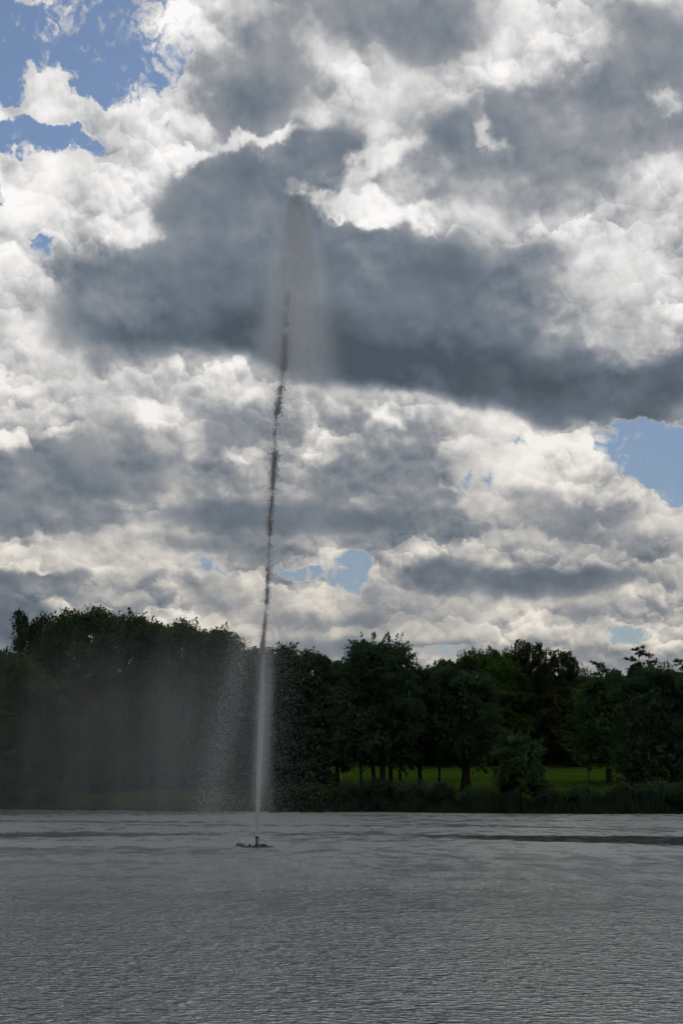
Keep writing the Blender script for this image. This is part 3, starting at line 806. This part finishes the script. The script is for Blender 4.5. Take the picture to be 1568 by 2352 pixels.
# ------------------------------------------------------------------ the fountain
YF = FOUNT.y
MPP = YF / 2940.0 * 1.0206
def simple_mat(name, c0, c1, rough=0.5, spec=0.4, scale=8.0):
    m, out = material(name)
    tc = node('ShaderNodeTexCoord')
    n = noise(S(tc.outputs['Object']), scale, 4.0, 0.6, dims='3D')
    principled(out, mixc(mrange(n, 0.35, 0.65), (*c0, 1), (*c1, 1)), rough, spec)
    return m
M['pontoon'] = simple_mat('wet_black_float', (0.008, 0.009, 0.010), (0.020, 0.021, 0.022), 0.75, 0.2)
M['brass'] = simple_mat('ochre_pipe', (0.055, 0.042, 0.008), (0.11, 0.085, 0.018), 0.45, 0.4)
M['buoy'] = simple_mat('grey_buoy', (0.06, 0.07, 0.09), (0.13, 0.14, 0.16), 0.4, 0.4)
def water_spray_mat(name, c, trans):
    m, out = material(name)
    d = node('ShaderNodeBsdfDiffuse'); d.inputs[0].default_value = (*c, 1)
    t = node('ShaderNodeBsdfTranslucent'); t.inputs[0].default_value = (*c, 1)
    g = node('ShaderNodeBsdfGlossy'); g.inputs['Roughness'].default_value = 0.25; g.inputs[0].default_value = (0.9, 0.92, 0.95, 1)
    a = node('ShaderNodeMixShader'); a.inputs[0].default_value = trans
    link(d.outputs[0], a.inputs[1]); link(t.outputs[0], a.inputs[2])
    b = node('ShaderNodeMixShader'); b.inputs[0].default_value = 0.08
    link(a.outputs[0], b.inputs[1]); link(g.outputs[0], b.inputs[2]); link(b.outputs[0], out.inputs[0])
    return m
M['jet'] = water_spray_mat('white_water', (0.55, 0.58, 0.60), 0.30)
M['drop'] = water_spray_mat('water_drops', (0.66, 0.68, 0.70), 0.45)

fountain = tag(empty('lake_fountain', FOUNT), 'tall single jet water fountain on a low black raft in the lake', 'fountain')
def lathe(name, prof, seg, m, parent, smooth=True, sx=1.0, sy=1.0):
    a = np.arange(seg) * 2 * math.pi / seg
    v = np.concatenate([np.stack([np.cos(a) * r * sx, np.sin(a) * r * sy, np.full(seg, z)], -1) for r, z in prof])
    f = []
    for i in range(len(prof) - 1):
        for j in range(seg):
            k = (j + 1) % seg
            f.append((i * seg + j, i * seg + k, (i + 1) * seg + k, (i + 1) * seg + j))
    return add(name, raw_mesh(name, v, f), m, parent, smooth)
R0 = 0.072
raft = lathe('raft', [(0.02, 0.050), (0.30, 0.052), (0.50, 0.046), (0.72, 0.030), (0.80, 0.004), (0.76, -0.05), (0.02, -0.06)], 28, M['pontoon'], fountain)
def float_lump(name, x, y, w, h, parent):
    o = lathe(name, [(w, 0.0), (w * 0.95, h * 0.5), (w * 0.7, h * 0.85), (w * 0.25, h), (0.01, h)], 14, M['pontoon'], parent, sx=1.3)
    o.location = (x, y, 0.045)
    return o
float_lump('pump_cover', 0.30, -0.10, 0.13, 0.09, raft)
float_lump('mooring_cleat', -0.33, -0.12, 0.055, 0.085, raft)
tb = Tubes(); tb.tube([(0.16, -0.1, 0.05), (0.13, -0.1, 0.16), (0.11, -0.1, 0.21)], [0.012, 0.010, 0.006], 6)
add('cable_stub', tb.mesh('cable_stub'), M['pontoon'], raft, smooth=True)
nozzle = lathe('nozzle_pipe', [(0.02, 0.0), (R0 * 1.10, 0.02), (R0 * 1.08, 0.10), (R0, 0.12), (R0, 0.44), (R0 * 0.6, 0.44)], 20, M['brass'], fountain)
lathe('collar', [(R0 * 0.9, 0.40), (R0 * 1.12, 0.405), (R0 * 1.12, 0.475), (R0 * 0.95, 0.485), (R0 * 0.6, 0.485)], 20, M['pontoon'], nozzle)
lathe('base_flange', [(R0 * 0.9, 0.03), (R0 * 1.55, 0.055), (R0 * 1.55, 0.085), (R0 * 0.9, 0.09)], 16, M['pontoon'], nozzle)

# centre line of the jet: real points in the fountain's own frame
AXIS = [(590, 1922), (594, 1800), (598, 1700), (605, 1480), (613, 1330), (622, 1150), (632, 980), (645, 840), (652, 740), (661, 620), (671, 520), (679, 445)]
ax = np.array([list(at(x, y, YF) - FOUNT) for x, y in AXIS])
ax[:, 1] = 0.0
ZT = ax[-1, 2]
def axis_x(z): return np.interp(z, ax[:, 2], ax[:, 0])
HW = [(0.46, 3.6), (2.0, 4.6), (5.0, 6.6), (9.3, 8.5), (14.0, 8.2), (18.0, 9.0), (22.0, 11.0), (25.0, 14.0), (28.0, 20.0), (31.0, 9.0)]
def jet_r(z): return np.interp(z, [a for a, b in HW], [b for a, b in HW]) * MPP

rng = np.random.default_rng(5)
seg, rings = 18, 260
zz = np.linspace(0.47, 9.6, rings); aa = np.arange(seg) * 2 * math.pi / seg
rough = np.cumsum(rng.normal(size=(rings, seg)), 0)
rough = rough - np.stack([np.convolve(rough[:, j], np.ones(25) / 25, 'same') for j in range(seg)], 1)
rough = (rough + np.roll(rough, 1, 1) + np.roll(rough, -1, 1)) / 3
amp = np.interp(zz, [0.47, 1.2, 4, 9.6], [0.0, 0.05, 0.13, 0.22])[:, None]
rad = (jet_r(zz) * np.interp(zz, [0.47, 3, 7, 9.6], [1.0, 0.95, 0.75, 0.25]))[:, None] * (1 + amp * np.clip(rough, -3, 3) * 0.55)
rad = np.maximum(rad, 0.012)
jx = axis_x(zz)[:, None] + np.cos(aa) * rad; jy = np.sin(aa) * rad
jv = np.stack([jx, jy, np.repeat(zz[:, None], seg, 1)], -1).reshape(-1, 3)
jf = [(i * seg + j, i * seg + (j + 1) % seg, (i + 1) * seg + (j + 1) % seg, (i + 1) * seg + j) for i in range(rings - 1) for j in range(seg)]
jet = add('water_jet', raw_mesh('water_jet', jv, jf), M['jet'], fountain, smooth=True)

def drops(c, size, stretch, rng):
    """one small stretched octahedron at each point"""
    n = len(c)
    s = (size * rng.uniform(0.5, 1.5, n))[:, None]
    ez = np.stack([rng.normal(size=n) * 0.15, rng.normal(size=n) * 0.15, np.ones(n)], -1) * s * stretch
    ex = np.stack([np.ones(n), 0 * s[:, 0], 0 * s[:, 0]], -1) * s; ey = np.stack([0 * s[:, 0], np.ones(n), 0 * s[:, 0]], -1) * s
    v = np.stack([c + ex, c + ey, c - ex, c - ey, c + ez, c - ez], 1).reshape(-1, 3)
    f = np.array([(0, 1, 4), (1, 2, 4), (2, 3, 4), (3, 0, 4), (1, 0, 5), (2, 1, 5), (3, 2, 5), (0, 3, 5)])
    return v, (np.arange(n)[:, None, None] * 6 + f[None]).reshape(-1, 3)
def tetra(c, size, stretch, rng):
    n = len(c)
    s = (size * rng.uniform(0.5, 1.6, n))[:, None]
    base = np.array([(1, 0, -0.5), (-0.5, 0.87, -0.5), (-0.5, -0.87, -0.5), (0, 0, 1.0)])
    a = rng.uniform(0, 2 * math.pi, n); ca, sa = np.cos(a)[:, None], np.sin(a)[:, None]
    bx = base[None, :, 0] * ca - base[None, :, 1] * sa; by = base[None, :, 0] * sa + base[None, :, 1] * ca
    v = np.stack([bx * s, by * s, base[None, :, 2] * s * stretch], -1) + c[:, None, :]
    f = np.array([(0, 2, 1), (0, 1, 3), (1, 2, 3), (2, 0, 3)])
    return v.reshape(-1, 3), (np.arange(n)[:, None, None] * 4 + f[None]).reshape(-1, 3)

# broken water of the rising column
n = 34000
z = rng.uniform(0, 1, n) ** 0.85 * (28.0 - 5.0) + 5.0
lump = np.sin(z * 2.1 + 0.6) * 0.5 + np.sin(z * 5.3 + 1.9) * 0.35 + np.sin(z * 0.83) * 0.35 + np.sin(z * 11.0) * 0.25
dens = np.clip(0.30 + 0.52 * lump, 0.05, 1) * np.interp(z, [5, 9, 18, 22, 24.5, 28], [0.5, 1.0, 0.95, 0.85, 0.55, 0.06])
k = rng.uniform(size=n) < dens; z = z[k]; n = len(z)
wand = np.interp(z, np.linspace(5, 26, 60), np.cumsum(rng.normal(size=60)) * 0.02)
r = np.abs(rng.normal(size=n)) * jet_r(z) * np.where(rng.uniform(size=n) < 0.8, 0.5, 1.0); a = rng.uniform(0, 2 * math.pi, n)
c = np.stack([axis_x(z) + wand + np.cos(a) * r, np.sin(a) * r, z], -1)
v, f = drops(c, np.interp(c[:, 2], [16, 21, 28], [0.0145, 0.019, 0.021]), 2.2, rng)
tag(add('broken_column', raw_mesh('broken_column', v, f), M['jet'], fountain), 'ragged broken water of the rising column', kind='stuff')

# fine drops: round the column, in the falling plume, in the fan blown to the left, thinning to the right
C = []
n = 26000
z = rng.uniform(1.0, 27.0, n); r = np.abs(rng.normal(size=n)) * jet_r(z) * 2.1; a = rng.uniform(0, 2 * math.pi, n)
C.append(np.stack([axis_x(z) + np.cos(a) * r, np.sin(a) * r, z], -1))
n = 34000
u = rng.beta(1.5, 2.7, n)
z = ZT + 0.2 - u * 19.0
r = 0.085 * np.sqrt(np.maximum(ZT + 0.25 - z, 0.01)) * np.sqrt(rng.uniform(0, 1, n)) * 6.0 * np.where(rng.uniform(size=n) < 0.85, 1, 1.35)
a = rng.uniform(0, 2 * math.pi, n)
C.append(np.stack([np.interp(z, [ZT - 13, ZT - 9, ZT], [0.12, 0.12, 0]) + axis_x(ZT) + np.cos(a) * r + 0.06, np.sin(a) * r, z], -1))
n = 28000
z = 0.15 + rng.uniform(0, 1, n) * 9.8
xc = np.interp(z, [0, 5, 9.9], [-2.6, -1.7, -0.75]); C.append(np.stack([xc + rng.normal(size=n) * np.interp(z, [0, 9.9], [0.55, 0.42]), rng.normal(size=n) * 0.8, z], -1))
n = 12000
z = 0.15 + rng.uniform(0, 1, n) * 10.5
C.append(np.stack([0.45 + rng.exponential(1.0, n), rng.normal(size=n) * 0.9, z], -1))
n = 16000
z = 0.15 + rng.uniform(0, 1, n) * 14.0
C.append(np.stack([-rng.exponential(1.6, n), rng.normal(size=n) * 0.9, z], -1))
sz = np.concatenate([np.full(len(q), 0.0105 if i == 1 else 0.0075) for i, q in enumerate(C)])
C = np.concatenate(C)
v, f = tetra(C, sz, 1.6, rng)
tag(add('spray_drops', raw_mesh('spray_drops', v, f), M['drop'], fountain), 'fine drops falling round the jet', kind='stuff')

# ---- drifting spray as real volumes
def box(name, lo, hi, m, parent=None):
    bm = bmesh.new(); bmesh.ops.create_cube(bm, size=1.0)
    for q in bm.verts: q.co = Vector([lo[i] + (q.co[i] + 0.5) * (hi[i] - lo[i]) for i in range(3)])
    me = bpy.data.meshes.new(name); bm.to_mesh(me); bm.free()
    return add(name, me, m, parent)
def mist_material(name, fn, aniso=0.35):
    m, out = material(name)
    tc = node('ShaderNodeTexCoord')
    sp = node('ShaderNodeSeparateXYZ'); link(tc.outputs['Object'], sp.inputs[0])
    d = fn(S(sp.outputs[0]), S(sp.outputs[1]), S(sp.outputs[2]), S(tc.outputs['Object']))
    pv = node('ShaderNodeVolumePrincipled')
    pv.inputs['Color'].default_value = (0.93, 0.96, 1.0, 1); pv.inputs['Anisotropy'].default_value = aniso
    plug(pv.inputs['Density'], d)
    link(pv.outputs[0], out.inputs['Volume'])
    return m
AX_TOP = float(axis_x(ZT))
def plume(x, y, z, p):
    fall = mth('MAXIMUM', (ZT + 0.3) - z, 0.001)
    w = mth('SQRT', fall) * 0.74
    dx = x - AX_TOP - 0.05
    q = mth('SQRT', dx * dx + y * y) / w
    n = noise(vmth('MULTIPLY', p, (3.4, 3.4, 0.45)), 1.0, 4.0, 0.6, dims='3D')
    d = mrange(q + (n - 0.5) * 0.7, 1.30, 0.15) * mrange(fall, 0.0, 2.5, 0.25, 1.0) * mrange(fall, 6.0, 14.0, 1.0, 0.0)
    return d * mrange(n, 0.28, 0.72, 0.45, 1.6) * 0.29
pm = mist_material('plume_mist', plume)
box('plume_veil', (AX_TOP - 3.1, -3.0, ZT - 15.0), (AX_TOP + 3.2, 3.0, ZT + 0.3), pm, fountain)
tag(bpy.data.objects['plume_veil'], 'pale veil of spray falling from the top of the jet', kind='stuff')
def drift(x, y, z, p):
    n = noise(vmth('MULTIPLY', p, (0.55, 0.35, 0.05)), 1.0, 3.0, 0.55, dims='3D')
    n2 = noise(vmth('ADD', vmth('MULTIPLY', p, (0.22, 0.2, 0.12)), (4.0, 0.0, 0.0)), 1.0, 2.0, 0.5, dims='3D')
    edge = mrange(x, 0.35, 0.95, 1.0, 0.0) * mrange(x, -13.5, -4.0, 0.35, 1.0)
    top = mrange(z, 6.0, 12.0, 1.0, 0.0)
    rj = mth('SQRT', mth('POWER', x - z * 0.035, 2.0) + y * y)
    halo = mrange(rj, 0.75, 0.05) * mrange(z, 0.5, 3.5, 0.15, 1.0)
    dep = mrange(mth('ABSOLUTE', y), 1.2, 2.4, 1.0, 0.0)
    low = mrange(z, 0.1, 2.0, 0.12, 1.0)
    return low * edge * top * dep * (mrange(n, 0.32, 0.70, 0.74, 1.25) * mrange(n2, 0.3, 0.7, 0.6, 1.25)) * 0.030 + halo * halo * top * 0.50
dm = mist_material('drifting_mist', drift)
o = box('drifting_mist', (-20.0, -2.5, 0.02), (1.2, 2.5, 12.2), dm)
o.location = FOUNT
tag(o, 'grey mist of spray drifting left from the fountain', 'mist', kind='stuff')

# the mooring buoy
bp_ = on_water(552, 1943)
buoy = tag(empty('mooring_buoy', bp_), 'grey dome shaped buoy floating beside the fountain raft', 'buoy')
lathe('float_ball', [(0.01, -0.20), (0.14, -0.17), (0.21, -0.08), (0.228, 0.0), (0.222, 0.06), (0.195, 0.12), (0.14, 0.165), (0.07, 0.19), (0.01, 0.195)], 24, M['buoy'], buoy)
lathe('band', [(0.226, -0.035), (0.236, -0.03), (0.236, 0.012), (0.226, 0.018)], 24, M['pontoon'], buoy)
lathe('top_knob', [(0.03, 0.185), (0.034, 0.20), (0.026, 0.215), (0.005, 0.22)], 12, M['pontoon'], buoy)

scene.cycles.use_denoising = True
scene.cycles.denoising_input_passes = 'RGB_ALBEDO'
scene.cycles.volume_step_rate = 1.0
scene.cycles.max_bounces = 6
scene.cycles.diffuse_bounces = 2
scene.cycles.glossy_bounces = 3
scene.cycles.transmission_bounces = 3
scene.cycles.volume_bounces = 1
scene.cycles.transparent_max_bounces = 8
